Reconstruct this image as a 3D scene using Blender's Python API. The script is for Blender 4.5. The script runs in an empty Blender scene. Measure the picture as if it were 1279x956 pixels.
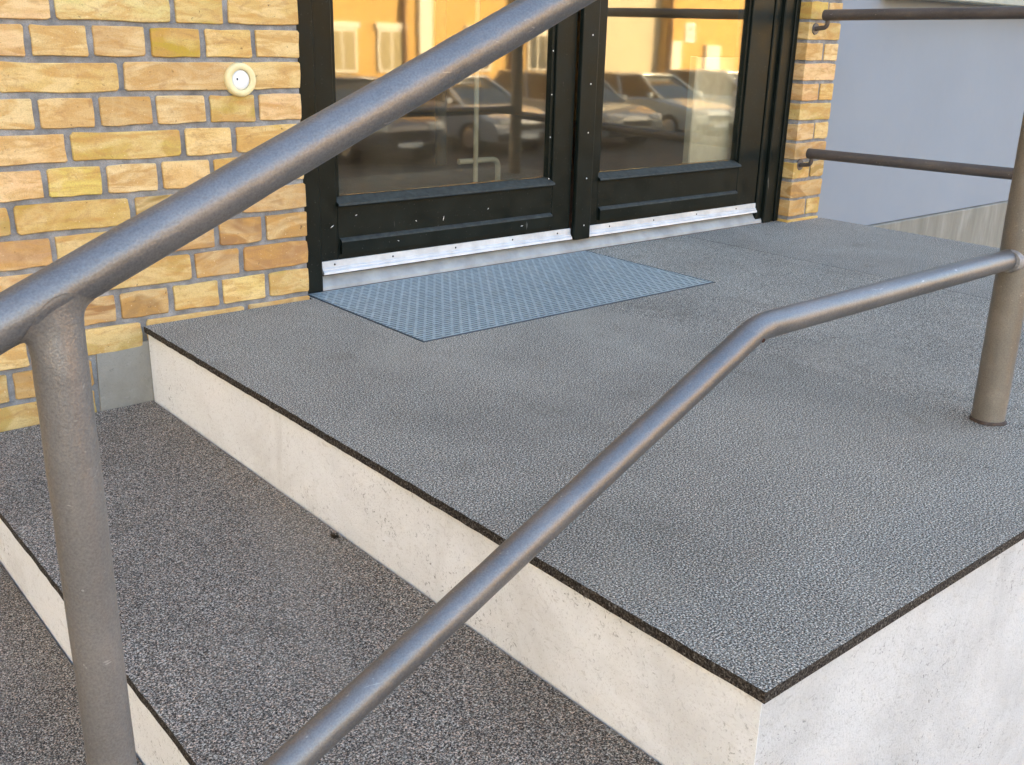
import bpy, bmesh, math, random
from mathutils import Vector, Matrix, noise
random.seed(7)
rad = math.radians
S = bpy.context.scene
COL = S.collection

# ------------------------------------------------------------------ camera
yaw, pitch, roll, fpx = 0.707276, 0.332885, -0.024778, 1256.3
fw = Vector((math.sin(yaw)*math.cos(pitch), math.cos(yaw)*math.cos(pitch), -math.sin(pitch)))
rt0 = Vector((math.cos(yaw), -math.sin(yaw), 0)); dn0 = fw.cross(rt0)
rt = math.cos(roll)*rt0 + math.sin(roll)*dn0
dn = -math.sin(roll)*rt0 + math.cos(roll)*dn0
cd = bpy.data.cameras.new('camera'); cam = bpy.data.objects.new('camera', cd); COL.objects.link(cam)
M = Matrix((rt, -dn, -fw)).transposed().to_4x4(); M.translation = Vector((-1.2118, -2.2081, 0.6425))
cam.matrix_world = M
cd.sensor_fit = 'HORIZONTAL'; cd.sensor_width = 36.0; cd.lens = fpx/1279*36
cd.clip_start = 0.02; cd.clip_end = 2000
S.camera = cam

# ------------------------------------------------------------------ sky, sun, exposure
SUN_EL, SUN_AZ = rad(18), math.atan2(0.62, 0.78)          # from the right, behind the building
w = bpy.data.worlds.new('World'); S.world = w; w.use_nodes = True
wn = w.node_tree.nodes; wl = w.node_tree.links
sky = wn.new('ShaderNodeTexSky'); sky.sky_type = 'NISHITA'; sky.sun_disc = False
sky.sun_elevation = SUN_EL; sky.sun_rotation = SUN_AZ
sky.air_density = 1.0; sky.dust_density = 1.5; sky.ozone_density = 1.0
wl.new(sky.outputs[0], wn['Background'].inputs[0]); wn['Background'].inputs[1].default_value = 0.15
sd = bpy.data.lights.new('sun', 'SUN'); sun = bpy.data.objects.new('sun', sd); COL.objects.link(sun)
sd.energy = 3.2; sd.angle = rad(0.5); sd.color = (1.0, 0.84, 0.62)
sv = Vector((math.sin(SUN_AZ)*math.cos(SUN_EL), math.cos(SUN_AZ)*math.cos(SUN_EL), math.sin(SUN_EL)))
sun.rotation_euler = (-sv).to_track_quat('-Z', 'Y').to_euler(); sun.location = sv*30
vs = S.view_settings
vs.view_transform = 'Standard'; vs.look = 'None'; vs.gamma = 1.0; vs.use_curve_mapping = False
vs.exposure = 2.93
S.cycles.max_bounces = 7; S.cycles.diffuse_bounces = 3; S.cycles.glossy_bounces = 4; S.cycles.transparent_max_bounces = 8

# ------------------------------------------------------------------ helpers
def link(name, me, mat=None, parent=None):
    o = bpy.data.objects.new(name, me); COL.objects.link(o)
    if mat is not None and me is not None and not me.materials: me.materials.append(mat)
    if parent is not None: o.parent = parent
    return o
def mesh(name, bm, smooth=None):
    bmesh.ops.recalc_face_normals(bm, faces=bm.faces)
    me = bpy.data.meshes.new(name); bm.to_mesh(me); bm.free()
    if smooth is not None:
        for p in me.polygons: p.use_smooth = True
        me.set_sharp_from_angle(angle=rad(smooth))
    return me
def obj(name, bm, mat, parent=None, smooth=None):
    return link(name, mesh(name, bm, smooth), mat, parent)
def thing(name, label, cat, loc=(0, 0, 0), group=None, rz=0):
    o = bpy.data.objects.new(name, None); COL.objects.link(o); o.location = loc; o.rotation_euler[2] = rz
    o.empty_display_size = .1
    return tag(o, label, cat, group)
def tag(o, label, cat, group=None):
    o['label'] = label; o['category'] = cat
    if group: o['group'] = group
    return o
def struct(o): o['kind'] = 'structure'; return o
def box(bm, x0, x1, y0, y1, z0, z1, bevel=0, seg=1):
    vs_ = [bm.verts.new((x, y, z)) for x in (x0, x1) for y in (y0, y1) for z in (z0, z1)]
    fs = [(0, 1, 3, 2), (4, 6, 7, 5), (0, 4, 5, 1), (2, 3, 7, 6), (0, 2, 6, 4), (1, 5, 7, 3)]
    F = [bm.faces.new([vs_[i] for i in f]) for f in fs]
    if bevel:
        es = list({e for f in F for e in f.edges})
        bmesh.ops.bevel(bm, geom=es, offset=bevel, segments=seg, affect='EDGES', profile=.5)
def B(*a, **k):
    bm = bmesh.new(); box(bm, *a, **k); return bm
def prism(bm, pts, z0, z1, axis='z'):
    """closed polygon extruded along an axis; pts are 2-D"""
    def P(a, b, c): return {'z': (a, b, c), 'y': (a, c, b), 'x': (c, a, b)}[axis]
    a = [bm.verts.new(P(p[0], p[1], z0)) for p in pts]; b = [bm.verts.new(P(p[0], p[1], z1)) for p in pts]
    n = len(pts); fs = [bm.faces.new(a[::-1]), bm.faces.new(b)]
    for i in range(n): fs.append(bm.faces.new((a[i], a[(i+1) % n], b[(i+1) % n], b[i])))
    return fs
def fillet(path, r, n=10):
    out = [Vector(path[0])]
    for i in range(1, len(path)-1):
        a, b, c = Vector(path[i-1]), Vector(path[i]), Vector(path[i+1])
        u, v = (a-b).normalized(), (c-b).normalized()
        ang = u.angle(v); d = r/math.tan(ang/2)
        ce = b+(u+v).normalized()*(r/math.sin(ang/2))
        p0, p1 = b+u*d-ce, b+v*d-ce
        ax = p0.cross(p1).normalized(); tot = p0.angle(p1)
        for k in range(n+1): out.append(ce+Matrix.Rotation(tot*k/n, 3, ax) @ p0)
    out.append(Vector(path[-1])); return out
def tube(bm, path, r, seg=28, cap=True, wob=0.0):
    path = [Vector(p) for p in path]; rings = []
    t0 = (path[1]-path[0]).normalized(); up = Vector((0, 0, 1)) if abs(t0.z) < .9 else Vector((0, 1, 0))
    nx = t0.cross(up).normalized()
    for i, p in enumerate(path):
        t = (path[min(i+1, len(path)-1)]-path[max(i-1, 0)]).normalized()
        nx = (nx-t*nx.dot(t)).normalized(); ny = t.cross(nx)
        rr = r[i] if isinstance(r, (list, tuple)) else r
        ring = []
        for k in range(seg):
            a = 2*math.pi*k/seg
            q = p+(nx*math.cos(a)+ny*math.sin(a))*rr
            if wob: q += (q-p).normalized()*wob*noise.noise(q*45)
            ring.append(bm.verts.new(q))
        rings.append(ring)
    for a, b in zip(rings, rings[1:]):
        for k in range(seg): bm.faces.new((a[k], a[(k+1) % seg], b[(k+1) % seg], b[k]))
    if cap: bm.faces.new(rings[0][::-1]); bm.faces.new(rings[-1])
def subdiv(path, step):
    out = []
    for a, b in zip(path, path[1:]):
        a, b = Vector(a), Vector(b); n = max(1, int((b-a).length/step))
        out += [a.lerp(b, k/n) for k in range(n)]
    return out+[Vector(path[-1])]
def disc(bm, c, r, axis, h, seg=16, r2=None):
    """short cylinder / cone from c along axis"""
    c = Vector(c); ax = Vector(axis).normalized(); u = ax.orthogonal().normalized(); v = ax.cross(u)
    r2 = r if r2 is None else r2
    A = [bm.verts.new(c+(u*math.cos(2*math.pi*k/seg)+v*math.sin(2*math.pi*k/seg))*r) for k in range(seg)]
    Bv = [bm.verts.new(c+ax*h+(u*math.cos(2*math.pi*k/seg)+v*math.sin(2*math.pi*k/seg))*r2) for k in range(seg)]
    bm.faces.new(A[::-1]); bm.faces.new(Bv)
    for k in range(seg): bm.faces.new((A[k], A[(k+1) % seg], Bv[(k+1) % seg], Bv[k]))

# ------------------------------------------------------------------ materials
class Mt:
    def __init__(s, name, rough=.6, metal=0, spec=.5):
        s.m = bpy.data.materials.new(name); s.m.use_nodes = True
        s.nt = s.m.node_tree; s.p = s.nt.nodes['Principled BSDF']
        s.p.inputs['Roughness'].default_value = rough; s.p.inputs['Metallic'].default_value = metal
        s.p.inputs['Specular IOR Level'].default_value = spec
        s.tc = s.nt.nodes.new('ShaderNodeTexCoord'); s.co = s.tc.outputs['Object']
    def n(s, t, **k):
        nd = s.nt.nodes.new(t)
        for a, b in k.items(): setattr(nd, a, b)
        return nd
    def l(s, a, b): s.nt.links.new(a, b)
    def geo(s):   # world position: never repeats from one object to the next
        g = s.n('ShaderNodeNewGeometry'); s.co = g.outputs['Position']; return s
    def noise(s, sc, det=4, rough=.55, dist=0, vec=None):
        nd = s.n('ShaderNodeTexNoise'); nd.inputs['Scale'].default_value = sc; nd.inputs['Detail'].default_value = det
        nd.inputs['Roughness'].default_value = rough; nd.inputs['Distortion'].default_value = dist
        s.l(vec or s.co, nd.inputs['Vector']); return nd.outputs['Fac']
    def map(s, scale, rot=(0, 0, 0), vec=None):
        nd = s.n('ShaderNodeMapping'); nd.inputs['Scale'].default_value = scale; nd.inputs['Rotation'].default_value = rot
        s.l(vec or s.co, nd.inputs['Vector']); return nd.outputs[0]
    def ramp(s, fac, stops):
        nd = s.n('ShaderNodeValToRGB'); cr = nd.color_ramp
        while len(cr.elements) > 1: cr.elements.remove(cr.elements[-1])
        for i, (p, c) in enumerate(stops):
            e = cr.elements[0] if i == 0 else cr.elements.new(p)
            e.position = p; c = (c, c, c) if isinstance(c, (int, float)) else c; e.color = (*c, 1)
        s.l(fac, nd.inputs[0]); return nd.outputs[0]
    def mix(s, fac, a, b, mode='MIX'):
        nd = s.n('ShaderNodeMix', data_type='RGBA', blend_type=mode)
        for i, v in ((0, fac), (6, a), (7, b)):
            if isinstance(v, (int, float)): nd.inputs[i].default_value = v if i == 0 else (v, v, v, 1)
            elif isinstance(v, tuple): nd.inputs[i].default_value = (*v, 1)
            else: s.l(v, nd.inputs[i])
        return nd.outputs[2]
    def math(s, op, a, b=0.0):
        nd = s.n('ShaderNodeMath', operation=op)
        for i, v in ((0, a), (1, b)):
            if isinstance(v, (int, float)): nd.inputs[i].default_value = v
            else: s.l(v, nd.inputs[i])
        return nd.outputs[0]
    def col(s, c):
        if isinstance(c, tuple): s.p.inputs['Base Color'].default_value = (*c, 1)
        else: s.l(c, s.p.inputs['Base Color'])
        return s
    def rough(s, f): s.l(f, s.p.inputs['Roughness']); return s
    def bump(s, h, strength=.3, dist=.002):
        nd = s.n('ShaderNodeBump'); nd.inputs['Strength'].default_value = strength; nd.inputs['Distance'].default_value = dist
        s.l(h, nd.inputs['Height'])
        if s.p.inputs['Normal'].is_linked: s.l(s.p.inputs['Normal'].links[0].from_socket, nd.inputs['Normal'])
        s.l(nd.outputs[0], s.p.inputs['Normal']); return s
    def objcol(s):
        return s.n('ShaderNodeObjectInfo')

def m_brick():
    m = Mt('yellow_brick', .85, spec=.25).geo(); oi = m.objcol()
    add = m.n('ShaderNodeVectorMath', operation='ADD'); m.l(m.co, add.inputs[0])
    sc = m.n('ShaderNodeVectorMath', operation='SCALE'); sc.inputs[0].default_value = (7, 13, 5); m.l(oi.outputs['Random'], sc.inputs['Scale']); m.l(sc.outputs[0], add.inputs[1])
    v = add.outputs[0]
    streak = m.noise(9, 4, .6, 1.2, m.map((1, 1, 4.0), (0, .45, 0), v))
    swirl = m.noise(4.2, 3, .5, .9, m.map((1, 1, 2.4), (0, .45, 0), v))
    c0 = m.mix(m.ramp(swirl, [(.44, 0), (.50, .5), (.56, .38), (.66, 0)]), oi.outputs['Color'], (.80, .60, .30))
    c = m.mix(m.ramp(streak, [(.42, 0), (.62, .75)]), c0, (.52, .28, .075))
    pale = m.noise(14, 4, .6, .8, v)
    c = m.mix(m.ramp(pale, [(.54, 0), (.75, .35)]), c, (.74, .55, .29))
    fine = m.noise(420, 2, .7, 0, v)
    c = m.mix(m.ramp(fine, [(.3, .35), (.55, 0)]), c, (.30, .18, .09))
    sm = m.noise(26, 5, .7, 1.0, m.map((1, 1, 2.2), (0, -.25, 0), v))
    c = m.mix(m.ramp(sm, [(.54, 0), (.72, .62)]), c, (.36, .19, .075))
    spk = m.noise(210, 2, .5, 0, v)
    c = m.mix(m.ramp(spk, [(.70, 0), (.75, .45)]), c, (.80, .66, .44))
    pit = m.noise(120, 3, .55, .6, v)
    c = m.mix(m.ramp(pit, [(.24, .8), (.31, 0)]), c, (.13, .075, .04))
    m.col(c)
    h = m.math('ADD', m.math('MULTIPLY', fine, .35), m.math('ADD', m.ramp(pit, [(.24, 0), (.36, .6)]), m.noise(30, 4, .6, 0, v)))
    return m.bump(h, .55, .003).m
def m_mortar():
    m = Mt('grey_mortar', .95, spec=.15).geo()
    a = m.noise(25, 5, .6); f = m.noise(500, 2, .7)
    c = m.ramp(a, [(.25, (.15, .145, .14)), (.5, (.26, .255, .25)), (.75, (.42, .415, .41))])
    c = m.mix(m.ramp(f, [(.3, .45), (.6, 0)]), c, (.15, .14, .125))
    m.col(c); return m.bump(m.math('ADD', m.math('MULTIPLY', f, .5), m.noise(110, 3)), .8, .004).m
def m_felt():
    """coarse speckled grey covering of the landing and the treads"""
    m = Mt('speckled_covering', .92, spec=.25).geo(); oi = m.objcol()
    g1 = m.noise(390, 2, .6, .2); g2 = m.noise(820, 2, .6, .1)
    g = m.math('ADD', m.math('MULTIPLY', g1, .6), m.math('MULTIPLY', g2, .4))
    c = m.ramp(g, [(.39, .012), (.45, .08), (.515, .24), (.57, .48), (.63, .92)])
    hue = m.noise(330, 2, .5)
    c = m.mix(1, c, m.ramp(hue, [(.36, (1.14, .97, .86)), (.5, (1, 1, 1)), (.64, (.93, 1.0, 1.03))]), 'MULTIPLY')
    big = m.noise(1.5, 5, .62, .4)
    c = m.mix(1, c, m.ramp(big, [(.30, .78), (.5, 1.0), (.70, 1.19)]), 'MULTIPLY')
    worn = m.noise(3.2, 5, .7, .8, m.map((1, .45, 1), (0, 0, .5)))
    c = m.mix(m.ramp(worn, [(.54, 0), (.72, .30)]), c, (.40, .395, .38))
    soil = m.noise(6, 5, .7, .6)
    c = m.mix(m.ramp(soil, [(.58, 0), (.78, .45)]), c, (.085, .075, .062))
    spot = m.noise(45, 2, .5)
    c = m.mix(m.ramp(spot, [(.75, 0), (.775, .7)]), c, (.6, .59, .56))
    spot2 = m.noise(38, 2, .5, 0, m.map((1.1, 1, 1)))
    c = m.mix(m.ramp(spot2, [(.73, 0), (.77, .6)]), c, (.04, .035, .03))
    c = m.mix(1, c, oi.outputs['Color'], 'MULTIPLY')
    m.col(c); return m.bump(g, .9, .004).m
def m_edge():
    m = Mt('covering_edge', .95, spec=.15).geo()
    g = m.noise(300, 3, .7, .5)
    m.col(m.ramp(g, [(.34, (.008, .007, .006)), (.5, (.045, .036, .028)), (.62, (.13, .11, .09)), (.72, (.30, .28, .25))])); return m.bump(g, .9, .004).m
def m_paint(name, base, lo, grime):
    m = Mt(name, .8, spec=.3).geo()
    a = m.noise(5, 6, .65, .4); f = m.noise(330, 3, .7)
    c = m.ramp(a, [(.25, lo), (.55, base), (.8, tuple(min(.92, v*1.06) for v in base))])
    blotch = m.noise(2.3, 6, .68, .6)
    c = m.mix(m.ramp(blotch, [(.50, 0), (.66, .30), (.8, .5)]), c, grime)
    drip = m.noise(11, 5, .65, .5, m.map((1, 1, .28)))
    c = m.mix(m.ramp(drip, [(.58, 0), (.76, .32)]), c, grime)
    scuff = m.noise(30, 6, .75, 1.5, m.map((1, 1, 2.0), (.4, .3, 0)))
    c = m.mix(m.ramp(scuff, [(.575, 0), (.70, .5)]), c, grime)
    c = m.mix(m.ramp(f, [(.30, .4), (.44, 0)]), c, tuple(v*.8 for v in grime))
    mask = m.ramp(m.noise(4.5, 4, .6), [(.45, .25), (.62, 1)])
    fleck = m.noise(120, 4, .65, 1.2)
    c = m.mix(m.math('MULTIPLY', m.ramp(fleck, [(.595, 0), (.66, .8)]), mask), c, tuple(v*.38 for v in grime))
    m.col(c); return m.bump(m.math('ADD', m.math('MULTIPLY', f, .8), m.noise(40, 5, .7)), .45, .005).m
def m_steel(name, base, tanc, metal=.7, rlo=.40, rhi=.50):
    m = Mt(name, .34, metal=metal, spec=.5).geo()
    a = m.noise(9, 5, .6, .3); p = m.noise(520, 2, .6)
    c = m.ramp(a, [(.3, tuple(v*.82 for v in base)), (.55, base), (.78, tanc)])
    c = m.mix(m.ramp(p, [(.3, .35), (.5, 0), (.7, .0)]), c, tuple(v*.45 for v in base))
    c = m.mix(m.ramp(p, [(.5, 0), (.72, .25)]), c, tuple(min(1, v*1.6) for v in base))
    scr = m.noise(60, 3, .6, 1.5, m.map((.35, 1, 1.6), (0, .4, 0)))
    c = m.mix(m.ramp(scr, [(.685, 0), (.73, .55)]), c, (.46, .43, .39))
    chip = m.noise(85, 2, .5)
    c = m.mix(m.ramp(chip, [(.765, 0), (.78, .6)]), c, (.45, .42, .38))
    rust = m.noise(48, 3, .5, 0, m.map((1.3, 1, 1.1)))
    c = m.mix(m.ramp(rust, [(.765, 0), (.79, .8)]), c, (.10, .045, .02))
    m.col(c); m.rough(m.ramp(a, [(.3, rlo), (.7, rhi)]))
    return m.bump(m.math('ADD', m.math('MULTIPLY', p, .45), m.noise(75, 3)), .22, .003).m
def m_plain(name, c, rough=.6, metal=0, var=.12, sc=30, bump=.1, spec=.5):
    m = Mt(name, rough, metal, spec).geo()
    a = m.noise(sc, 4)
    m.col(m.ramp(a, [(.25, tuple(v*(1-var) for v in c)), (.75, tuple(min(1, v*(1+var)) for v in c))]))
    return m.bump(m.noise(sc*6, 3), bump, .002).m
def m_door():
    m = Mt('dark_green_paint', .42, spec=.14).geo()
    a = m.noise(14, 5, .6)
    c = m.ramp(a, [(.3, (.005, .0075, .0058)), (.7, (.009, .0125, .010))])
    scr = m.noise(24, 3, .6, 2.0, m.map((1, 1, .22), (0, .5, 0)))
    c = m.mix(m.ramp(scr, [(.735, 0), (.76, .55)]), c, (.16, .16, .14))
    dust = m.noise(190, 2, .5)
    c = m.mix(m.ramp(dust, [(.70, 0), (.76, .4)]), c, (.12, .12, .10))
    m.col(c); m.rough(m.ramp(a, [(.3, .28), (.7, .45)]))
    return m.bump(m.noise(60, 3), .08, .002).m
def m_glass():
    m = Mt('window_glass'); nt = m.nt; nt.nodes.remove(m.p); m.geo()
    lw = m.n('ShaderNodeLayerWeight'); lw.inputs['Blend'].default_value = .5
    f = m.math('ADD', m.math('MULTIPLY', m.math('POWER', lw.outputs['Facing'], 4.0), .9), .115)
    tr = m.n('ShaderNodeBsdfTransparent'); tr.inputs[0].default_value = (.90, .88, .80, 1)
    gl = m.n('ShaderNodeBsdfAnisotropic'); gl.inputs['Roughness'].default_value = .028; gl.inputs['Color'].default_value = (1, .92, .76, 1)
    bp = m.n('ShaderNodeBump'); bp.inputs['Strength'].default_value = .05; bp.inputs['Distance'].default_value = .003
    m.l(m.math('ADD', m.noise(5, 2), m.math('MULTIPLY', m.noise(80, 2), .03)), bp.inputs['Height']); m.l(bp.outputs[0], gl.inputs['Normal'])
    mx = m.n('ShaderNodeMixShader'); m.l(f, mx.inputs[0]); m.l(tr.outputs[0], mx.inputs[1]); m.l(gl.outputs[0], mx.inputs[2])
    df = m.n('ShaderNodeBsdfDiffuse'); df.inputs[0].default_value = (.62, .54, .38, 1)
    m2 = m.n('ShaderNodeMixShader'); m.l(m.ramp(m.noise(7, 5, .65, .4, m.map((1, 1, .4))), [(.3, .010), (.7, .035)]), m2.inputs[0]); m.l(mx.outputs[0], m2.inputs[1]); m.l(df.outputs[0], m2.inputs[2])
    m.l(m2.outputs[0], nt.nodes['Material Output'].inputs['Surface']); return m.m
def m_farbrick(name, a, b, mor, sc):
    m = Mt(name, .85, spec=.2)
    br = m.n('ShaderNodeTexBrick'); br.inputs['Scale'].default_value = sc
    br.inputs['Color1'].default_value = (*a, 1); br.inputs['Color2'].default_value = (*b, 1); br.inputs['Mortar'].default_value = (*mor, 1)
    br.inputs['Mortar Size'].default_value = .02; br.inputs['Brick Width'].default_value = .5; br.inputs['Row Height'].default_value = .146
    vt = m.n('ShaderNodeMapping'); vt.inputs['Rotation'].default_value = (rad(90), 0, 0)
    m.l(m.tc.outputs['Object'], vt.inputs[0]); m.l(vt.outputs[0], br.inputs['Vector'])
    m.col(br.outputs['Color']); return m.m

BRICK, MORTAR, FELT, EDGE = m_brick(), m_mortar(), m_felt(), m_edge()
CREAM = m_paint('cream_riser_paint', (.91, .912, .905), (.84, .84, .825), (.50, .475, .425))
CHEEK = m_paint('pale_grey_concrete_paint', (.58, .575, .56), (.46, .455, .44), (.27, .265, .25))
STEEL = m_steel('grey_brown_pipe_paint', (.195, .19, .187), (.235, .22, .21), .65)
POSTP = m_steel('worn_tan_post_paint', (.22, .195, .16), (.34, .305, .255), .4, .36, .5)
POSTL = m_steel('worn_light_post_paint', (.215, .195, .175), (.27, .24, .21), .35, .36, .5)
DOOR, GLASS = m_door(), m_glass()
ALU = m_plain('dull_aluminium', (.52, .54, .55), .45, .2, .2, 22, .08)
SILLM = m_plain('worn_threshold_metal', (.32, .325, .315), .55, .15, .3, 14, .2)
GALV = m_plain('galvanised_steel', (.43, .49, .50), .42, .40, .25, 40, .2)
DARK = m_plain('matt_black', (.015, .015, .016), .7)
RENDER = m_plain('pale_grey_render', (.235, .258, .285), .9, 0, .035, 2.5, .35)
PATCH = m_paint('cement_patch', (.30, .275, .23), (.22, .20, .165), (.42, .40, .36))
CREAMP = m_plain('yellowed_plastic', (.74, .62, .33), .45, 0, .1, 40, .05)
WHITEP = m_plain('white_plastic', (.78, .77, .75), .4, 0, .05, 40, .05)
def m_plinth():
    m = Mt('board_marked_concrete', .9, spec=.2).geo()
    a = m.noise(6, 4, .6, .3, m.map((2.5, 1, .5))); c = m.ramp(a, [(.3, (.19, .175, .14)), (.55, (.24, .225, .185)), (.75, (.32, .305, .26))])
    m.col(c); return m.bump(m.noise(60, 4), .4, .004).m
PLINTH = m_plinth()
ASPH = m_plain('asphalt', (.042, .040, .038), .9, 0, .3, 60, .5)

# ------------------------------------------------------------------ ground
GZ = -1.65
struct(obj('ground', B(-400, 400, -400, 400, GZ-.3, GZ), ASPH))
pv = struct(obj('pavement', B(-14, 14, -3.4, 0.3, GZ-.05, GZ+.004), m_plain('paving', (.22, .215, .2), .9, 0, .2, 8, .4)))

# ------------------------------------------------------------------ the brick building
Z0, CH = 0.01553, 0.06988
JR = 2.017          # right reveal
XR = 2.212          # right end of the brick pier
bld = thing('brick_building', 'yellow brick entrance building around the dark double door', 'building', (0, 0, 0))
# mortar cores: everything set back behind the brick faces
wl_ = obj('wall', B(-.92, -.004, .0055, .32, GZ, 1.07), MORTAR, bld)
wp_ = obj('wall', B(JR+.004, XR-.004, .005, .32, -.2, 1.07), MORTAR, bld)
FARB = m_farbrick('far_yellow_brick', (.55, .36, .14), (.46, .27, .10), (.36, .345, .315), 2.08)
obj('wall', B(-7, -.92, 0, .32, GZ, 4.4), FARB, bld)
bm = bmesh.new(); box(bm, -.92, 0, 0, .32, 1.07, 4.4); box(bm, 0, JR, 0, .32, 2.2, 4.4); box(bm, JR, XR, 0, .32, 1.07, 4.4)
box(bm, XR, 40, 0.08, .32, 3.2, 4.4)
obj('wall', bm, FARB, bld)
obj('roof', B(-7.3, 40.3, -.25, 9.3, 4.4, 4.6), m_plain('roof_felt', (.06, .06, .06), .9), bld)
bm = bmesh.new(); box(bm, -7, -6.7, .33, 9, GZ, 4.4); box(bm, 39.7, 40, .33, 9, GZ, 4.4); box(bm, -6.7, 39.7, 8.7, 9, GZ, 4.4)
obj('wall', bm, FARB, bld)

PAL = [(.66, .41, .20), (.70, .46, .23), (.60, .34, .14), (.55, .38, .09), (.68, .47, .19), (.74, .54, .25), (.63, .40, .16), (.67, .44, .20), (.57, .37, .11), (.74, .54, .27), (.62, .42, .15), (.68, .50, .18)]
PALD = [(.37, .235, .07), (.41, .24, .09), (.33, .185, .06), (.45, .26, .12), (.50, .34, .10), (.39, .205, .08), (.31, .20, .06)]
MUST = (.43, .285, .035)
def brick_shape(wd, ht, dep, seed, rag=.0016):
    """a hand-made brick: uneven rounded front face, slightly pillowed edge, square body"""
    rnd = random.Random(seed); bm = bmesh.new()
    hw, hh = wd/2, ht/2; pts = []
    nx = 4 if wd > .14 else 3
    cr = .002+rnd.random()*.003
    base = [(-hw, -hh+cr), (-hw+cr, -hh)]
    for k in range(1, nx): base.append((-hw+wd*k/nx, -hh))
    base += [(hw-cr, -hh), (hw, -hh+cr), (hw, 0), (hw, hh-cr), (hw-cr, hh)]
    for k in range(nx-1, 0, -1): base.append((-hw+wd*k/nx, hh))
    base += [(-hw+cr, hh), (-hw, hh-cr), (-hw, 0)]
    for (x, z) in base: pts.append((x+rnd.uniform(-rag, rag), z+rnd.uniform(-rag, rag)))
    def ring(s, y): return [bm.verts.new((x-math.copysign(min(s, abs(x)), x), y, z-math.copysign(min(s, abs(z)), z))) for x, z in pts]
    a, b, c = ring(.0015, 0), ring(.0, .0018), ring(0, dep)
    bm.faces.new(a)
    n = len(pts)
    for r0, r1 in ((a, b), (b, c)):
        for k in range(n): bm.faces.new((r0[k], r0[(k+1) % n], r1[(k+1) % n], r1[k]))
    return mesh('brick', bm)
MESHES = {}
def lay(x0, x1, r, parent, dep=.10, y=0.0, colr=None, zlo=None, zhi=None):
    wd = x1-x0; z0 = Z0+r*CH+.0058; z1 = Z0+(r+1)*CH-.0058
    if zlo is not None: z0 = max(z0, zlo)
    key = (round(wd, 2), round(z1-z0, 3), dep, random.randint(0, 5))
    if key not in MESHES: MESHES[key] = brick_shape(key[0], z1-z0, dep, hash(key))
    o = link('brick', MESHES[key], BRICK, parent)
    o.location = ((x0+x1)/2, y+random.uniform(-.0012, .0012), (z0+z1)/2+random.uniform(-.0008, .0008))
    o.scale[0] = wd/key[0]; o.rotation_euler[1] = rad(random.uniform(-.35, .35)); o.rotation_euler[2] = rad(random.uniform(-.25, .25))
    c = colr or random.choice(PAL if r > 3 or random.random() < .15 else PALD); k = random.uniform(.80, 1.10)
    o.color = (*[min(.85, v*k) for v in c], 1)
    return o
spec = {(8, 2): MUST, (5, 4): (.47, .31, .06), (3, 2): (.50, .31, .06), (4, 4): (.62, .47, .12), (9, 2): (.70, .56, .22)}
for r in range(-16, 15):
    hz = Z0+(r+1)*CH
    xs = []
    if r % 2 == 0:
        e = -.001; k = 0
        while e > -.90: xs.append((e-.1075, e)); e -= .1205
    else:
        m4 = r % 4
        q = [(-.171, -.001), (-.291, -.185)] if m4 == 1 else ([(-.147, -.001), (-.414, -.160)] if r == 7 else [(-.167, -.001), (-.418, -.181)])
        xs = q; e = q[-1][0]-.0135
        while e > -.90: xs.append((e-.232, e)); e -= .2445
    n = len(xs)
    for i, (a, b) in enumerate(xs):
        if r <= -2 and b > -.43 and r > -17:                       # hidden behind the landing block
            if a > -.45: continue
        if r in (-2, -3) and b > -.545:                            # cement patch stands here
            if a > -.56: continue
            b = -.547
        if r == -1 and b > -.43 and a < -.43:
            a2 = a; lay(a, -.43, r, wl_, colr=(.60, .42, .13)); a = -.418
            if b-a < .03: continue
        if a < -.915: a = -.915
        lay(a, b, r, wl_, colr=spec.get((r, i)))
# right pier: corner bricks show a face to the front and one to the door reveal
for r in range(-2, 15):
    if r % 2: parts = [(JR, XR)]
    else: parts = [(JR, JR+.100), (JR+.1125, XR)]
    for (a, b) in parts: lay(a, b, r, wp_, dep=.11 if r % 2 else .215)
# cement patch beside the landing
pb = bmesh.new(); prism(pb, [(-.541, -.200), (-.420, -.200), (-.416, -.037), (-.480, -.0395), (-.536, -.036)], -.001, .03, 'y')
obj('cement_patch', pb, PATCH, bld)

# interior seen through the glass
INF = m_plain('brown_lino', (.17, .07, .04), .45, 0, .3, 10, .1)
INW = m_plain('beige_interior_wall', (.45, .30, .15), .8, 0, .1, 4, .1)
obj('interior_floor', B(-1.5, 4.5, .13, 5, -.06, .0), INF, bld)
bm = bmesh.new(); box(bm, -1.5, 4.5, 5, 5.1, 0, 2.6); box(bm, -1.6, -1.5, .33, 5.1, 0, 2.6); box(bm, 4.5, 4.6, .33, 5.1, 0, 2.6)
obj('interior_wall', bm, INW, bld)
obj('interior_ceiling', B(-1.6, 4.6, .33, 5.1, 2.6, 2.7), m_plain('ceiling_paint', (.6, .58, .54), .9), bld)

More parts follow.
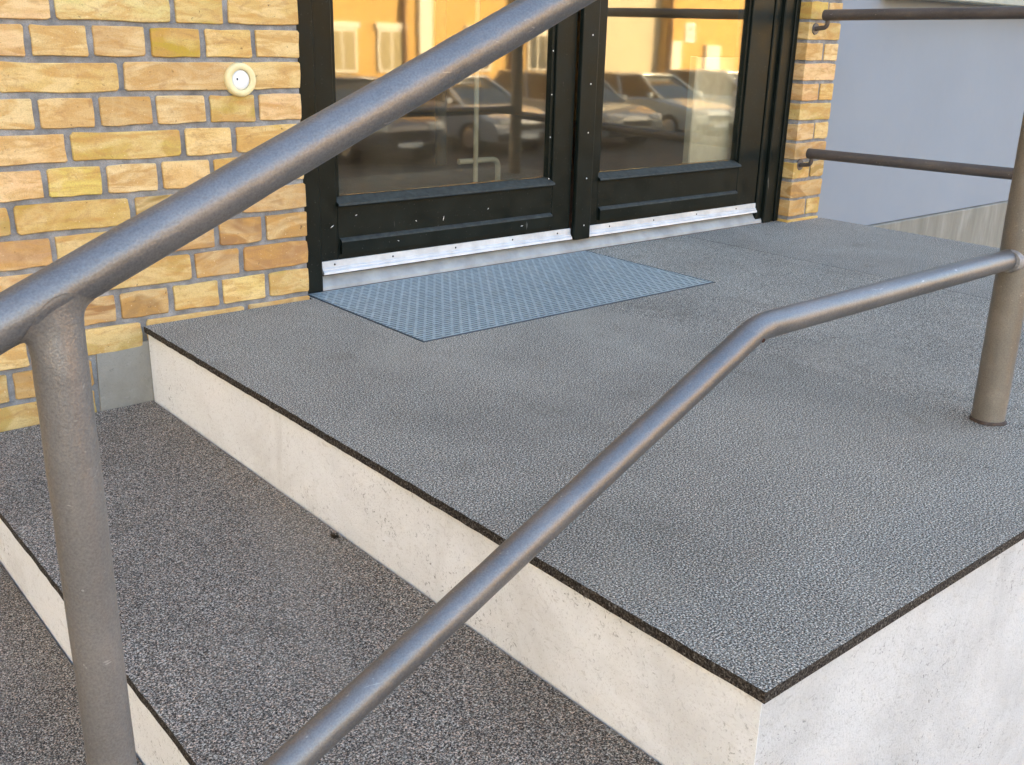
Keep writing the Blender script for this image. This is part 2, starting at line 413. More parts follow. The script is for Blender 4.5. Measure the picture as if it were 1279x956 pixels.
# ------------------------------------------------------------------ rendered wall to the right of the pier
rw = thing('rendered_wall', 'smooth blue-grey rendered wall right of the brick pier', 'wall', (2.22, .06, 0))
def rel(o, p): o.parent = p; o.matrix_parent_inverse = Matrix.Translation(-Vector(p.location)); return o
rel(obj('render_panel', B(XR+.004, 40, .06, .30, -.085, 3.2), RENDER), rw)
rel(obj('plinth', B(XR+.004, 40, .045, .30, GZ, -.088, bevel=.004), PLINTH), rw)
wd_ = thing('window', 'dark-framed window with a projecting grey-green sill on the rendered wall', 'window', (3.9, .06, .81))
rel(obj('window_sill', B(2.55, 5.2, -.045, .059, .812, .842, bevel=.004), m_plain('sill_paint', (.30, .31, .26), .6, 0, .15, 12)), wd_)
bm = bmesh.new()
box(bm, 2.62, 5.13, .02, .0585, .845, .90); box(bm, 2.62, 5.13, .02, .0585, 2.0, 2.06); box(bm, 2.62, 2.68, .02, .0585, .902, 1.998); box(bm, 5.07, 5.13, .02, .0585, .902, 1.998); box(bm, 3.85, 3.9, .02, .0585, .902, 1.998)
rel(obj('window_frame', bm, DOOR), wd_)
rel(obj('window_pane', B(2.68, 3.85, .045, .055, .902, 1.998), GLASS), wd_); rel(obj('window_pane', B(3.9, 5.07, .045, .055, .902, 1.998), GLASS), wd_)

# ------------------------------------------------------------------ entrance steps
XL, YF = -.4273, -1.710
steps = thing('entrance_steps', 'pale painted entrance steps and landing with speckled grey covering', 'steps', (0, 0, GZ))
ST = Vector((0, 0, GZ))
def sp(o): o.parent = steps; o.matrix_parent_inverse = Matrix.Translation(-ST); return o
def slab_block(x0, x1, ztop, name, zb):
    """painted block: cream riser towards -x, pale grey cheek towards -y"""
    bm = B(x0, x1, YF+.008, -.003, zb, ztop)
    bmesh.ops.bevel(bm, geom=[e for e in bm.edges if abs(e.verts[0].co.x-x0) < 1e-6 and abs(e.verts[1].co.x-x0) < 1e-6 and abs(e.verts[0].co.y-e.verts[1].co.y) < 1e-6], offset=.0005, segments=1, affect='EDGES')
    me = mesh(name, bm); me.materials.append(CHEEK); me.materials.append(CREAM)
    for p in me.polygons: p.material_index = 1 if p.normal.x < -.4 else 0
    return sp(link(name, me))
TH = .0145
slab_block(XL+.008, 2.215, -TH-.0005, 'landing_block', GZ)
def cover(name, pts, zt, tint, th=TH):
    bm = bmesh.new(); fs = prism(bm, pts, zt-th, zt)
    0 and bmesh.ops.bevel(bm, geom=[e for e in bm.edges if all(abs(v.co.z-zt) < 1e-6 for v in e.verts) and (all(v.co.y < YF+1e-4 for v in e.verts) or all(v.co.x < min(p[0] for p in pts)+.003 for v in e.verts))], offset=.0025, segments=2, affect='EDGES')
    me = mesh(name, bm); me.materials.append(FELT); me.materials.append(EDGE)
    for p in me.polygons: p.material_index = 1 if p.normal.z < .3 else 0
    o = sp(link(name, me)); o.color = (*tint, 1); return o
G = .0003
def rough_edge(a, b, n, amp, seed):
    rnd = random.Random(seed); a, b = Vector(a), Vector(b); d = (b-a).normalized(); nn = Vector((-d.y, d.x))
    return [tuple(a.lerp(b, k/n)+nn*(rnd.uniform(-amp, amp) if 0 < k < n else 0)) for k in range(n)]
cA = rough_edge((XL, -.004), (XL, YF), 120, .0008, 1)+[(XL, YF), (.55-G, YF), (.55-G, -.476), (.011, -.476), (.011, .048), (.0035, .048), (.0035, -.004)]
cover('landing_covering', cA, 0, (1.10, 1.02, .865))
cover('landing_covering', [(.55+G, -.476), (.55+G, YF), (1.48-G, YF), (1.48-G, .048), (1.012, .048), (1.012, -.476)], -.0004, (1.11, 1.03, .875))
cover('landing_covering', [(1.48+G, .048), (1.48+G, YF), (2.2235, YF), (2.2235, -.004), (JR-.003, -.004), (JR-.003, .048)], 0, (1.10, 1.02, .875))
tz = [-.1803, -.325, -.49, -.655, -.82, -.985, -1.15, -1.315, -1.48]
for i, z in enumerate(tz):
    x1 = XL-.4275*i; x0 = x1-.4275
    slab_block(x0+.008, x1+.0075, z-TH-.0005, 'step_block', GZ)
    pts = rough_edge((x0, -.004), (x0, YF), 60, .0008, i+5)+[(x0, YF), (x1+.0045, YF)]+rough_edge((x1+.0045, YF), (x1+.0045, -.004), 60, .0, i+50)[1:]+[(x1+.0045, -.004)]
    cover('tread_covering', pts, z, (.86, .765, .65))  # tint holds brown soiling plus painted shade where less sky reaches the treads

# frayed fibres along the worn edge of the landing covering
bm = bmesh.new(); rnd = random.Random(3)
for k in range(4200):
    y = rnd.uniform(YF+.02, -.03); wgt = math.exp(-((y+1.0)/.45)**2)*.8+.25
    if rnd.random() > wgt: continue
    b = Vector((XL-.001+rnd.uniform(0, .004), y, rnd.uniform(-TH*.9, .0005)))
    d = Vector((rnd.uniform(-.0035, .0015), rnd.uniform(-.004, .004), rnd.uniform(-.003, .0035)))
    t = d.cross(Vector((rnd.random()-.5, rnd.random()-.5, rnd.random()-.5))).normalized()*.00045
    bm.faces.new([bm.verts.new(b-t), bm.verts.new(b+t), bm.verts.new(b+d)])
fb = sp(obj('frayed_fibres', bm, EDGE)); fb['kind'] = 'stuff'
# dirt line in the corners of the treads and a small tuft of dead moss
mt = thing('moss_tuft', 'small dark tuft of dead moss at the foot of the top riser', 'moss', (XL-.008, -.842, tz[0]))
bm = bmesh.new()
for k in range(160):
    a = rnd.uniform(0, 6.28); rr = abs(rnd.gauss(0, .007)); b = Vector((rr*math.cos(a)*.6, rr*math.sin(a), 0.0)); d = Vector((rnd.uniform(-.006, .003), rnd.uniform(-.005, .005), rnd.uniform(.001, .009)))
    t = d.cross(Vector((rnd.random()-.5, rnd.random()-.5, rnd.random()-.5))).normalized()*.0009
    bm.faces.new([bm.verts.new(b-t), bm.verts.new(b+t), bm.verts.new(b+d)])
obj('blades', bm, m_plain('dead_moss', (.05, .035, .02), .95, 0, .4, 200), mt)

# ------------------------------------------------------------------ scraper grating in front of the left leaf
gr = thing('door_grating', 'galvanised steel foot grating set into the landing before the left door', 'door mat', (.51, -.21, 0))
gx0, gx1, gy0, gy1 = .0145, 1.0085, -.4725, .0475
rel(obj('grating_tray', B(gx0, gx1, gy0, gy1, -.0165, -.0135), m_plain('tray_dirt', (.05, .055, .06), .8, .2)), gr)
bm = bmesh.new()
for a in ((gx0, gx1, gy0, gy0+.0035), (gx0, gx1, gy1-.0035, gy1), (gx0, gx0+.0035, gy0+.0037, gy1-.0037), (gx1-.0035, gx1, gy0+.0037, gy1-.0037)): box(bm, *a, -.0132, .0008)
rel(obj('grating_frame', bm, m_plain('grating_rim', (.10, .12, .14), .5, .4)), gr)
bm = bmesh.new(); pit = .0136; n = int((gy1-gy0-.008)/pit)
for k in range(n+1):
    y = gy0+.0085+k*pit
    box(bm, gx0+.0038, gx1-.0038, y-.0043, min(y+.0043, gy1-.0038), -.010, .0004)
    m_ = int((gx1-gx0-.02)/.026)
    for j in range(m_):
        x = gx0+.012+(j+(k*.381) % 1)*.026
        if k < n and x < gx1-.012: box(bm, x-.0038, x+.0038, y+.00435, y+pit-.00435, -.009, .0001)
gb = rel(obj('grating_bars', bm, GALV), gr); gb['kind'] = 'stuff'
gb.data.materials.append(m_plain('grating_grime_shade', (.15, .18, .19), .85, .1))  # grime colour on the bar sides, also painting shade into the slots
for p in gb.data.polygons: p.material_index = 0 if p.normal.z > .5 else 1

# ------------------------------------------------------------------ double door
door = thing('double_door', 'dark green-black double door with large glass panes and metal kick bars', 'door', (0, .06, 0))
def dp(o, parent=None):
    if parent is None: return rel(o, door)
    o.parent = parent; o.matrix_parent_inverse = parent.matrix_parent_inverse.copy() if False else Matrix.Translation(-Vector(door.location)+Vector(door.location)); return o
def bx_(name, a, mat, parent=None, bevel=.002, smooth=None):
    o = obj(name, B(*a, bevel=bevel), mat, None, smooth); return dp(o, parent)
TOP = 2.10
# frame
bm = bmesh.new(); box(bm, .0015, .064, .045, .13, .0, TOP+.09, .003); fr1 = dp(obj('door_frame', bm, DOOR))
bm = bmesh.new()
for (a, b, y) in ((1.887, 1.922, .054), (1.9222, 1.968, .040), (1.9682, 1.992, .049), (1.9922, JR-.001, .043)): box(bm, a, b, y, .13, .0, TOP+.09, .003)
dp(obj('door_frame', bm, DOOR))
bm = bmesh.new(); box(bm, .0645, 1.8865, .045, .13, TOP+.006, TOP+.09, .003); dp(obj('door_frame', bm, DOOR))
# threshold
bm = bmesh.new(); prism(bm, [(.0485, .0015), (.0500, .010), (.062, .0265), (.068, .036), (.126, .038), (.126, .0015)], .0648, 1.960, 'x')
ts = dp(obj('threshold', bm, SILLM))
dp(obj('gap_shade', B(.066, 1.886, .0555, .10, .0386, .0434), DARK))  # dark strip added to paint the shaded gap above the threshold
for me_ in (ts.data,):
    pass
# leaves
YL = .060; T = .042
DUST = m_plain('dusty_ledge', (.024, .028, .024), .8, 0, .6, 60, .4)
def dusty(o):
    o.data.materials.append(DUST)
    for p in o.data.polygons:
        if p.normal.z > .3: p.material_index = 1
def leaf(x0, x1, g0, g1, wb0, wb1, screws):
    bm = bmesh.new()
    box(bm, x0, g0, YL, YL+T, .046, TOP, .002); box(bm, g1, x1, YL, YL+T, .046, TOP, .002)
    box(bm, g0+.0002, g1-.0002, YL+.0006, YL+T, .046, .217, .001); box(bm, g0+.0002, g1-.0002, YL+.0006, YL+T, TOP-.10, TOP, .001)
    lf = dp(obj('door_leaf', bm, DOOR))
    # inner glazing beads
    bm = bmesh.new()
    box(bm, g0+.0004, g0+.012, YL+.008, YL+.030, .2375, TOP-.1004, .001); box(bm, g1-.012, g1-.0004, YL+.008, YL+.030, .2375, TOP-.1004, .001)
    box(bm, g0+.0124, g1-.0124, YL+.008, YL+.030, TOP-.113, TOP-.1004, .001)
    dp(obj('glazing_bead', bm, DOOR), lf)
    # sloped drip ledge under the pane
    bm = bmesh.new(); prism(bm, [(YL-.010, .2135), (YL-.012, .2165), (YL-.010, .222), (YL+.024, .2372), (YL+.04, .2372), (YL+.04, .2175), (YL+.0004, .2175), (YL+.0002, .2135)], g0-.002, g1+.002, 'x')
    dusty(dp(obj('drip_ledge', bm, DOOR), lf))
    # lower moulding
    bm = bmesh.new(); prism(bm, [(YL+.0004, .090), (YL-.0105, .090), (YL-.0115, .122), (YL-.0095, .1265), (YL+.0004, .1315)], g0+.004, g1-.004, 'x')
    dusty(dp(obj('kick_moulding', bm, DOOR), lf))
    # pane
    dp(obj('glass_pane', B(g0+.002, g1-.002, YL+.019, YL+.023, .238, TOP-.101), GLASS), lf)
    # metal weather bar, two-step profile
    bm = bmesh.new(); prism(bm, [(YL-.0002, .0760), (YL-.0045, .0760), (YL-.0055, .0590), (YL-.0085, .0565), (YL-.0090, .0535), (YL-.0135, .0500), (YL-.0150, .0435), (YL-.0002, .0435)], wb0, wb1, 'x')
    wb = dp(obj('weather_bar', bm, ALU), lf)
    for sx in screws:
        bm = bmesh.new(); disc(bm, (sx, YL-.0045, .0655), .0032, (0, -1, 0), .0016, 12, .0022)
        dp(obj('screw', bm, DARK), lf)
    return lf
lfL = leaf(.0665, .9470, .121, .868, .0675, .9470, (.105, .286, .499, .711, .892))
lfR = leaf(1.0040, 1.8850, 1.064, 1.768, 1.0210, 1.8840, (1.12, 1.33, 1.55, 1.77))
for (x, z, a, l) in ((.104, .164, .6, .012), (.46, .152, 1.35, .014), (.367, .154, -.5, .006), (.177, .187, .3, .007), (.62, .165, .8, .006), (.74, .105, .1, .010), (.30, .108, -.2, .006)):
    bm = bmesh.new(); yy = YL-.0118 if z < .12 else YL+.0002
    dv = Vector((math.cos(a), 0, math.sin(a)))*l/2; nv = Vector((-math.sin(a), 0, math.cos(a)))*.0011; c0 = Vector((x, yy, z))
    V = [bm.verts.new(c0+q) for q in (-dv, -dv*.2+nv, dv, dv*.1-nv)]; W2 = [bm.verts.new(v.co+Vector((0, -.0005, 0))) for v in V]
    bm.faces.new(W2)
    for k in range(4): bm.faces.new((V[k], V[(k+1) % 4], W2[(k+1) % 4], W2[k]))
    dp(obj('paint_chip', bm, WHITEP), lfL)
# cover strip where the leaves meet, reaching down over the threshold
bm = bmesh.new(); box(bm, .9520, 1.0195, .0415, .0585, .0395, TOP, .003, 2)
cs = dp(obj('cover_strip', bm, DOOR), lfR)
for z in [.085+.1405*k for k in range(14)]:
    bm = bmesh.new(); disc(bm, (.993+random.uniform(-.0015, .0015), .0415, z+random.uniform(-.003, .003)), .0024, (0, -1, 0), .0010, 10, .0016); dp(obj('screw_cap', bm, WHITEP), lfR)
for z in [.235+.122*k for k in range(15)]:
    bm = bmesh.new(); disc(bm, (.853, YL, z), .0020, (0, -1, 0), .0010, 10, .0013); dp(obj('screw_cap', bm, WHITEP), lfL)

# things standing just inside the glass
PIPEW = m_plain('pipe_white', (.50, .49, .43), .5)
hp = thing('heating_pipe', 'thin white heating pipe with an elbow behind the left door glass', 'pipe', (.80, .35, 0))
bm = bmesh.new(); tube(bm, fillet([(.80, .35, 0), (.80, .35, 1.9)], .02), .008, 14); rel(obj('riser_pipe', bm, PIPEW, None, 40), hp)
bm = bmesh.new(); tube(bm, fillet([(.74, .36, .26), (.90, .36, .26), (.90, .36, 0)], .025), .009, 14); rel(obj('elbow_pipe', bm, PIPEW, None, 40), hp)
bm = bmesh.new(); tube(bm, [(.70, .40, .25), (.70, .40, 1.9)], .018, 14); rel(obj('dark_pipe', bm, DARK, None, 40), hp)
cb = thing('pale_panel', 'pale upright panel standing close behind the right door glass', 'panel', (1.73, .13, 0))  # plain pale panel behind the glass, not identified further
rel(obj('panel_board', B(1.562, 1.895, .116, .136, .0, .585, bevel=.003), m_plain('panel_grey', (.66, .66, .60), .5)), cb)
rel(obj('panel_edge', B(1.552, 1.561, .112, .140, .0, .588, bevel=.002), m_plain('panel_edge_grey', (.50, .50, .46), .5)), cb)
ib = thing('vestibule_partition', 'white framed partition standing inside behind the left door glass', 'partition', (.4, 1.2, 0))
bm = bmesh.new(); box(bm, .52, .60, 1.2, 1.28, 0, 2.3, .003); rel(obj('frame_post', bm, WHITEP), ib)
bm = bmesh.new(); box(bm, -.9, .519, 1.22, 1.27, 0, .09, .003); rel(obj('skirting', bm, WHITEP), ib)
bm = bmesh.new(); box(bm, .601, .68, 1.21, 1.30, 0, 2.3, .003); rel(obj('frame_stop', bm, DARK), ib)

# ------------------------------------------------------------------ round fitting on the wall
rg = thing('wall_fitting', 'round yellowed plastic ring with white keyhole disc on the brick wall', 'wall fitting', (-.156, -.002, .532))
def lathe(bm, prof, seg=40):
    rings = [[bm.verts.new((r*math.cos(2*math.pi*k/seg), y, r*math.sin(2*math.pi*k/seg))) for k in range(seg)] for r, y in prof]
    for a, b in zip(rings, rings[1:]):
        for k in range(seg): bm.faces.new((a[k], a[(k+1) % seg], b[(k+1) % seg], b[k]))
bm = bmesh.new(); lathe(bm, [(.0372, .006), (.0372, -.004), (.0355, -.0085), (.032, -.0105), (.027, -.0105), (.0225, -.0085), (.0222, -.003), (.0222, .006)])
obj('ring', bm, CREAMP, rg, 40)
bm = bmesh.new(); lathe(bm, [(.0005, -.0072), (.014, -.0072), (.0195, -.0060), (.0218, -.0035), (.0218, .004)]); dsk = obj('disc', bm, WHITEP, rg, 40)
bm = bmesh.new(); disc(bm, (-.0095, -.0074, .0020), .0021, (0, -1, 0), .0006, 12); box(bm, -.0103, -.0087, -.0078, -.0072, -.0012, .0010); obj('keyhole', bm, DARK, dsk)

# ------------------------------------------------------------------ front railing
YR = -1.466
fr = thing('front_railing', 'grey-brown tubular railing along the steps with bent lower rail', 'railing', (0, YR, 0))
F = lambda name, bm, mat=STEEL: rel(obj(name, bm, mat, None, 50), fr)
SLP = .447
hz = lambda x: .4630+SLP*(x+1.005)
HB = -.10; HT = hz(HB)
bm = bmesh.new(); tube(bm, subdiv(fillet([(-3.9, YR, hz(-3.9)), (HB, YR, HT), (2.05, YR, HT)], .12, 12), .03), .0182, 36, wob=.0006); F('handrail', bm)
# lower rail, bent to level over the landing, coped onto the landing post
LB, LZ = -.165, .2955
LSL = .476
lz = lambda x: LZ+LSL*(x-LB)
bm = bmesh.new(); tube(bm, subdiv(fillet([(-.822, YR, lz(-.822)), (LB, YR, LZ), (0.535, YR, LZ+.005)], .10, 14), .02), .0178, 36, wob=.0005); F('lower_rail', bm)
bm = bmesh.new(); tube(bm, subdiv([(-3.7, YR, lz(-3.7)), (-.8215, YR+.0004, lz(-.8215)-.0006)], .03), .0176, 36, wob=.0005); F('lower_rail', bm)
bm = bmesh.new(); tube(bm, subdiv([(.56, YR, .3005), (2.05, YR, .3005)], .04), .0190, 28); F('lower_rail', bm)
def flared_post(x, zb, ztop, r, mat=STEEL, R0=.0182, slope=SLP):
    """round post welded under the sloping handrail, with a smooth fillet at the joint"""
    bm = bmesh.new(); seg = 48; rings = []; ryt = .0170
    zs = [zb+(ztop-.06-zb)*k/20 for k in range(21)]+[ztop-.06+.06*k/10 for k in range(1, 11)]
    for z in zs:
        k_ = min(1, max(0, (ztop-z-.018)/.045)); k_ = k_*k_*(3-2*k_); ry = ryt+(r-ryt)*k_
        ring = []
        for k in range(seg):
            a = 2*math.pi*k/seg; q = Vector((x+r*math.cos(a), YR+ry*math.sin(a), z)); q += Vector((math.cos(a), math.sin(a), 0))*.0006*noise.noise(q*45)
            ring.append(bm.verts.new(q))
        rings.append(ring)
    for a, b in zip(rings, rings[1:]):
        for k in range(seg): bm.faces.new((a[k], a[(k+1) % seg], b[(k+1) % seg], b[k]))
    bm.faces.new(rings[0][::-1]); bm.faces.new(rings[-1])
    F('post', bm, mat)
    n_ = math.sqrt(1+slope*slope); v = Vector((-slope, 0, 1))/n_; u = Vector((0, 1, 0)); t = Vector((1, 0, slope))/n_
    bm = bmesh.new(); cols = []; f = .0105
    for k in range(seg):
        a = 2*math.pi*k/seg; dx = r*math.cos(a); dy = ryt*math.sin(a)
        sN = math.sqrt(max(1e-9, R0*R0-dy*dy)); I = Vector((dx, dy, slope*dx-n_*sN))
        N = (u*dy+v*(-sN)).normalized(); e = Vector((math.cos(a), math.sin(a), 0)); g = (e-N*e.dot(N)).normalized()
        ff = f*(1+.18*noise.noise(Vector((math.cos(a)*1.7, math.sin(a)*1.7, x))))
        P1 = I+g*ff; ax = t*P1.dot(t); P1 = ax+(P1-ax).normalized()*(R0+.0003)
        P0 = I+Vector((0, 0, -ff*1.25)); zz = -P0.z; k_ = min(1, max(0, (zz-.018)/.045)); k_ = k_*k_*(3-2*k_)
        P0.y = (ryt+(r-ryt)*k_)*math.sin(a); P0 += e*.0004
        col_ = []
        for j in range(7):
            w_ = j/6; q = P0*(1-w_)**2+I*(2*w_*(1-w_))+P1*w_*w_
            col_.append(bm.verts.new(q+Vector((x, YR, ztop))))
        cols.append(col_)
    for k in range(seg):
        for j in range(6): bm.faces.new((cols[k][j], cols[(k+1) % seg][j], cols[(k+1) % seg][j+1], cols[k][j+1]))
    F('weld_fillet', bm, mat)
flared_post(-1.0108, tz[1], hz(-1.0108), .0192, mat=POSTL)
flared_post(-2.70, tz[5], hz(-2.70), .0216)
flared_post(-3.7, tz[7], hz(-3.7), .0216)
# landing post, slightly out of plumb
bm = bmesh.new(); tube(bm, subdiv([(.560, YR-.002, .0005), (.560-.018, YR-.002, HT-.012)], .02), .0285, 36, wob=.0007); F('post', bm, POSTP)
bm = bmesh.new(); c_ = Vector((.552, YR-.002, .2985)); tube(bm, [c_+Vector((-.034, -.003, 0)), c_+Vector((-.028, -.003, .0)), c_+Vector((-.018, -.002, 0)), c_+Vector((0, 0, 0))], [.0180, .0198, .0210, .020], 28, wob=.0022); F('weld_bead', bm, m_plain('worn_weld_paint', (.27, .26, .25), .5, .2, .5, 90, .6))
bm = bmesh.new(); tube(bm, [(.560, YR-.002, .0005), (.560, YR-.002, .003), (.560, YR-.002, .006)], [.0315, .031, .0285], 28, wob=.004); F('rust_collar', bm, m_plain('rust', (.06, .043, .034), .9, 0, .5, 90, .6))
bm = bmesh.new(); tube(bm, subdiv([(2.05, YR, .0005), (2.05, YR, HT-.012)], .05), .0285, 28); F('post', bm, POSTP)
# open drilled hole under the bend
bm = bmesh.new(); disc(bm, (-.1741, YR-.0155, .2838), .0031, (-.1, -1, -.35), .0022, 12, .0026); F('drain_hole', bm, m_plain('rusty_hole', (.05, .018, .012), .9))

# ------------------------------------------------------------------ side railing fixed to the pier
sr = thing('side_railing', 'brown tubular side railing bracketed to the brick pier by the rendered wall', 'railing', (2.05, -.04, 0))
BRN = m_steel('brown_pipe_paint', (.115, .095, .085), (.155, .13, .11), .3)
for za, zb in ((.733, .750), (.2565, .2765)):
    bm = bmesh.new(); tube(bm, subdiv([(2.05, -.035, za), (2.05, YR+.034, zb)], .05), .0185, 28); rel(obj('side_rail', bm, BRN, None, 50), sr)
    bm = bmesh.new(); tube(bm, fillet([(2.055, -.046, za-.012), (2.055, -.046, za-.040), (2.055, .003, za-.046)], .015, 6), .008, 14); rel(obj('bracket', bm, BRN, None, 50), sr)
    bm = bmesh.new(); disc(bm, (2.055, .0035, za-.046), .021, (0, -1, 0), .006, 20, .019); rel(obj('bracket_plate', bm, BRN), sr)

# ------------------------------------------------------------------ opposite side of the yard, seen in the door glass
OPY = -22.0
ob = thing('opposite_building', 'sunlit ochre brick building mirrored in the door glass', 'building', (22, OPY, GZ))
OCH = m_farbrick('ochre_brick', (.72, .43, .10), (.64, .36, .08), (.55, .40, .20), 2.08)
PALEW = m_plain('pale_beige_render', (.62, .52, .34), .9, 0, .06, 2, .1)
WPAINT = m_plain('white_window_paint', (.80, .74, .60), .6)
R_ = lambda n, bm, mat: rel(obj(n, bm, mat), ob)
bm = bmesh.new(); box(bm, 2, 22.4, OPY-10, OPY, GZ, 6.0); box(bm, 26.2, 44, OPY-10, OPY, GZ, 6.0); R_('wall', bm, OCH)
R_('wall', B(22.41, 26.19, OPY-9, OPY-.35, GZ, 5.6), PALEW)
R_('roof', B(1.6, 44.4, OPY-10.3, OPY+.3, 6.0, 6.3), m_plain('grey_roof', (.12, .12, .12), .8))
PANE = m_plain('reflection_tinted_pane', (.40, .33, .17), .25)  # yellow pane colour stands in for a reflection in the glass
for x in (5.0, 8.2, 11.2, 13.4, 14.95, 18.0, 20.3, 30.9, 34, 37):
    bm = bmesh.new(); box(bm, x-.42, x+.42, OPY, OPY+.07, -.40, .70); box(bm, x-.50, x+.50, OPY, OPY+.10, .71, .86)
    wf = R_('window', bm, WPAINT)
    for s in (-1, 1):
        o = obj('pane', B(x+s*.19-.16, x+s*.19+.16, OPY+.071, OPY+.075, -.33, .63), PANE if x < 18 else m_plain('dark_pane', (.05, .06, .06), .15)); o.parent = wf; o.matrix_parent_inverse = Matrix.Identity(4)
for x in (15.35, 19.2, 26.3):
    bm = bmesh.new(); tube(bm, [(x, OPY+.09, GZ), (x, OPY+.09, 5.9)], .07, 12); R_('downpipe', bm, m_plain('brown_pipe', (.16, .08, .04), .5))
for x, wdt in ((16.05, .42), (28.6, .75)):
    R_('pilaster', B(x-wdt/2, x+wdt/2, OPY, OPY+.12, GZ, .45 if x > 20 else 5.9), WPAINT)
R_('door', B(26.45, 26.95, OPY, OPY+.06, GZ, .55), WPAINT)
sg = thing('wall_sign', 'small white sign with a dark symbol on the opposite ochre wall', 'sign', (27.35, OPY+.03, .85))
obj('sign_plate', B(-.20, .20, -.03, 0, -.33, .33), m_plain('sign_white', (.85, .84, .78), .5), sg)
bm = bmesh.new()
for pts in ([(-.11, .02), (-.075, .02), (.018, .25), (-.018, .25)], [(.11, .02), (.075, .02), (-.016, .25), (.02, .25)]): prism(bm, pts, .004, .008, 'y')
for (a, b, c, d) in ((-.05, .05, .08, .11), (-.11, .11, -.09, -.06), (-.08, .08, -.18, -.15)): box(bm, a, b, .002, .0075, c, d)
obj('sign_symbol', bm, DARK, sg)
tag(sg, sg['label'], 'sign')

# unseen wing added on the left to bounce warm sun onto the risers
lw_ = thing('bounce_wing', 'unseen pale rendered wing added left of the steps to bounce sunlight', 'building', (-14, -10, GZ))
bm = bmesh.new(); box(bm, -20, -9.5, -26, 8, GZ, 7.0); rel(obj('wall', bm, m_plain('pale_wing_render', (.60, .545, .45), .9, 0, .06, 2, .1)), lw_)
rel(obj('roof', B(-20.3, -9.2, -26.3, 8.3, 7.0, 7.3), m_plain('wing_roof', (.12, .12, .12), .8)), lw_)
for k in range(7):
    y = -23+k*4
    for z in (-.4, 3.0):
        wf = rel(obj('window', B(-9.5, -9.44, y-.7, y+.7, z, z+1.4), WPAINT), lw_)
        o = obj('pane', B(-9.439, -9.435, y-.62, y+.62, z+.08, z+1.32), PANE); o.parent = wf; o.matrix_parent_inverse = Matrix.Identity(4)

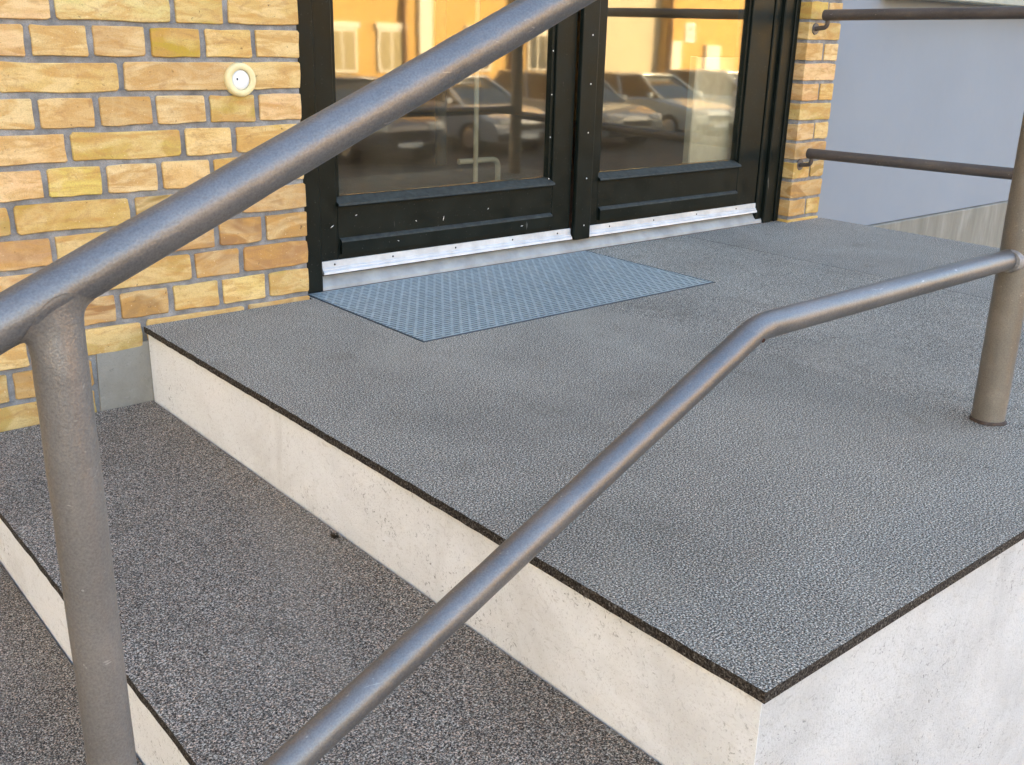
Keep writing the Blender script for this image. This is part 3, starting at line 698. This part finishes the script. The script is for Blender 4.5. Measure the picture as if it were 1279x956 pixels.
# parked cars between the two buildings
TYRE = m_plain('tyre', (.02, .02, .02), .8); RIM = m_plain('rim', (.5, .5, .5), .35, .7); CGL = m_plain('car_glass', (.03, .035, .04), .08)
LAMP = m_plain('lamp_glass', (.75, .73, .68), .15); RED = m_plain('tail_lamp', (.35, .02, .02), .2); PLATE = m_plain('plate', (.8, .8, .76), .5)
def car(x, y, rz, colr, label, L=4.2, W_=1.74, H=1.46, wagon=False):
    t = thing('parked_car', label, 'car', (x, y, GZ), 'cars parked in the yard', rz)
    pm = Mt('car_paint', .28, .25).col(colr); pm.p.inputs['Coat Weight'].default_value = .6; pm = pm.m
    # body: side profile along local y (nose at +y), lofted across x with tumblehome
    h = L/2
    low = [(-h, .45), (-h+.02, .72), (-h+.08, .92), (-h+.5, .95), (h-1.25, .93), (h-.5, .84), (h-.08, .70), (h, .50), (h-.04, .28), (-h+.05, .28)]
    bm = bmesh.new(); rings = []
    for xx, s, zz in ((-W_/2, .93, .0), (-W_/2+.06, 1, 0), (0, 1.012, .015), (W_/2-.06, 1, 0), (W_/2, .93, 0)):
        rings.append([bm.verts.new((xx, a*s, b+(zz if b > .6 else 0)-(.05 if abs(xx) > W_/2-.02 and b > .8 else 0))) for a, b in low])
    n = len(low)
    for a, b in zip(rings, rings[1:]):
        for k in range(n): bm.faces.new((a[k], a[(k+1) % n], b[(k+1) % n], b[k]))
    bm.faces.new(rings[0]); bm.faces.new(rings[-1][::-1])
    bmesh.ops.bevel(bm, geom=list(bm.edges), offset=.025, segments=2, affect='EDGES')
    body = obj('body', bm, pm, t, 40)
    # cabin: glass below, roof panel and pillars above
    rb = -h+.35 if wagon else -h+.65
    base = (rb-.25, h-1.15, W_/2-.10, .93); top = (rb+.12, h-2.05, W_/2-.27, H)
    def frus(b, tp, grow=0):
        bm = bmesh.new(); lo = [(-b[2], b[0]), (b[2], b[0]), (b[2], b[1]), (-b[2], b[1])]; hi = [(-tp[2], tp[0]), (tp[2], tp[0]), (tp[2], tp[1]), (-tp[2], tp[1])]
        A = [bm.verts.new((p[0], p[1], b[3])) for p in lo]; C = [bm.verts.new((p[0], p[1], tp[3])) for p in hi]
        bm.faces.new(A[::-1]); bm.faces.new(C)
        for k in range(4): bm.faces.new((A[k], A[(k+1) % 4], C[(k+1) % 4], C[k]))
        return bm, A, C
    bm, A, C = frus(base, (top[0], top[1], top[2], H-.05)); bmesh.ops.bevel(bm, geom=list(bm.edges), offset=.03, segments=2, affect='EDGES'); obj('windows', bm, CGL, t, 40)
    bm = bmesh.new(); box(bm, -top[2]-.02, top[2]+.02, top[0]-.03, top[1]+.03, H-.055, H, .025, 2); obj('roof', bm, pm, t, 40)
    for s in (-1, 1):
        for (y0, y1) in ((base[1], top[1]), (base[0], top[0]), ((base[0]+base[1])/2, (top[0]+top[1])/2)):
            bm = bmesh.new(); tube(bm, [(s*(base[2]+.005), y0, .92), (s*(top[2]+.005), y1, H-.02)], .035, 8); obj('pillar', bm, pm, t)
        for yy in (-h+.75, h-.80):
            bm = bmesh.new(); disc(bm, (s*(W_/2-.19), yy, .31), .31, (s, 0, 0), .20, 24); wh = obj('wheel', bm, TYRE, t)
            bm = bmesh.new(); disc(bm, (s*(W_/2+.008), yy, .31), .20, (s, 0, 0), .012, 20, .17); obj('rim', bm, RIM, wh)
        bm = bmesh.new(); box(bm, s*.60-.17, s*.60+.17, h-.16, h-.01, .62, .76, .03, 2); obj('headlight', bm, LAMP, t, 40)
        bm = bmesh.new(); box(bm, s*.68-.12, s*.68+.12, -h-.01, -h+.12, .66, .86, .02); obj('tail_light', bm, RED, t)
        bm = bmesh.new(); box(bm, s*(W_/2+.06)-.08, s*(W_/2+.06)+.08, h-1.45, h-1.33, .95, 1.07, .03); obj('wing_mirror', bm, pm, t)
    bm = bmesh.new(); box(bm, -.42, .42, h-.02, h+.025, .50, .62, .01); obj('grille', bm, DARK, t)
    bm = bmesh.new(); box(bm, -.80, .80, h-.06, h+.03, .30, .44, .03); obj('bumper', bm, DARK, t)
    bm = bmesh.new(); box(bm, -.26, .26, h+.031, h+.038, .34, .43); obj('number_plate', bm, PLATE, t)
    return t
car(9.4, -15.0, rad(3), (.02, .025, .05), 'dark blue parked car, leftmost in the mirrored row')
car(12.3, -15.3, rad(-2), (.45, .46, .47), 'silver parked car mirrored low in the left door glass')
car(15.2, -15.1, rad(1), (.30, .31, .30), 'mid grey parked estate car mirrored beside the door meeting strip', 4.5, 1.76, 1.5, True)
car(18.2, -15.2, rad(-1), (.50, .52, .50), 'pale green-grey parked car mirrored at the left of the right door glass')
car(21.1, -15.0, rad(2), (.55, .55, .54), 'light silver parked estate car mirrored across the pale panel', 4.5, 1.78, 1.52, True)
car(24.1, -15.3, rad(-2), (.10, .03, .03), 'dark red parked car at the right end of the mirrored row')
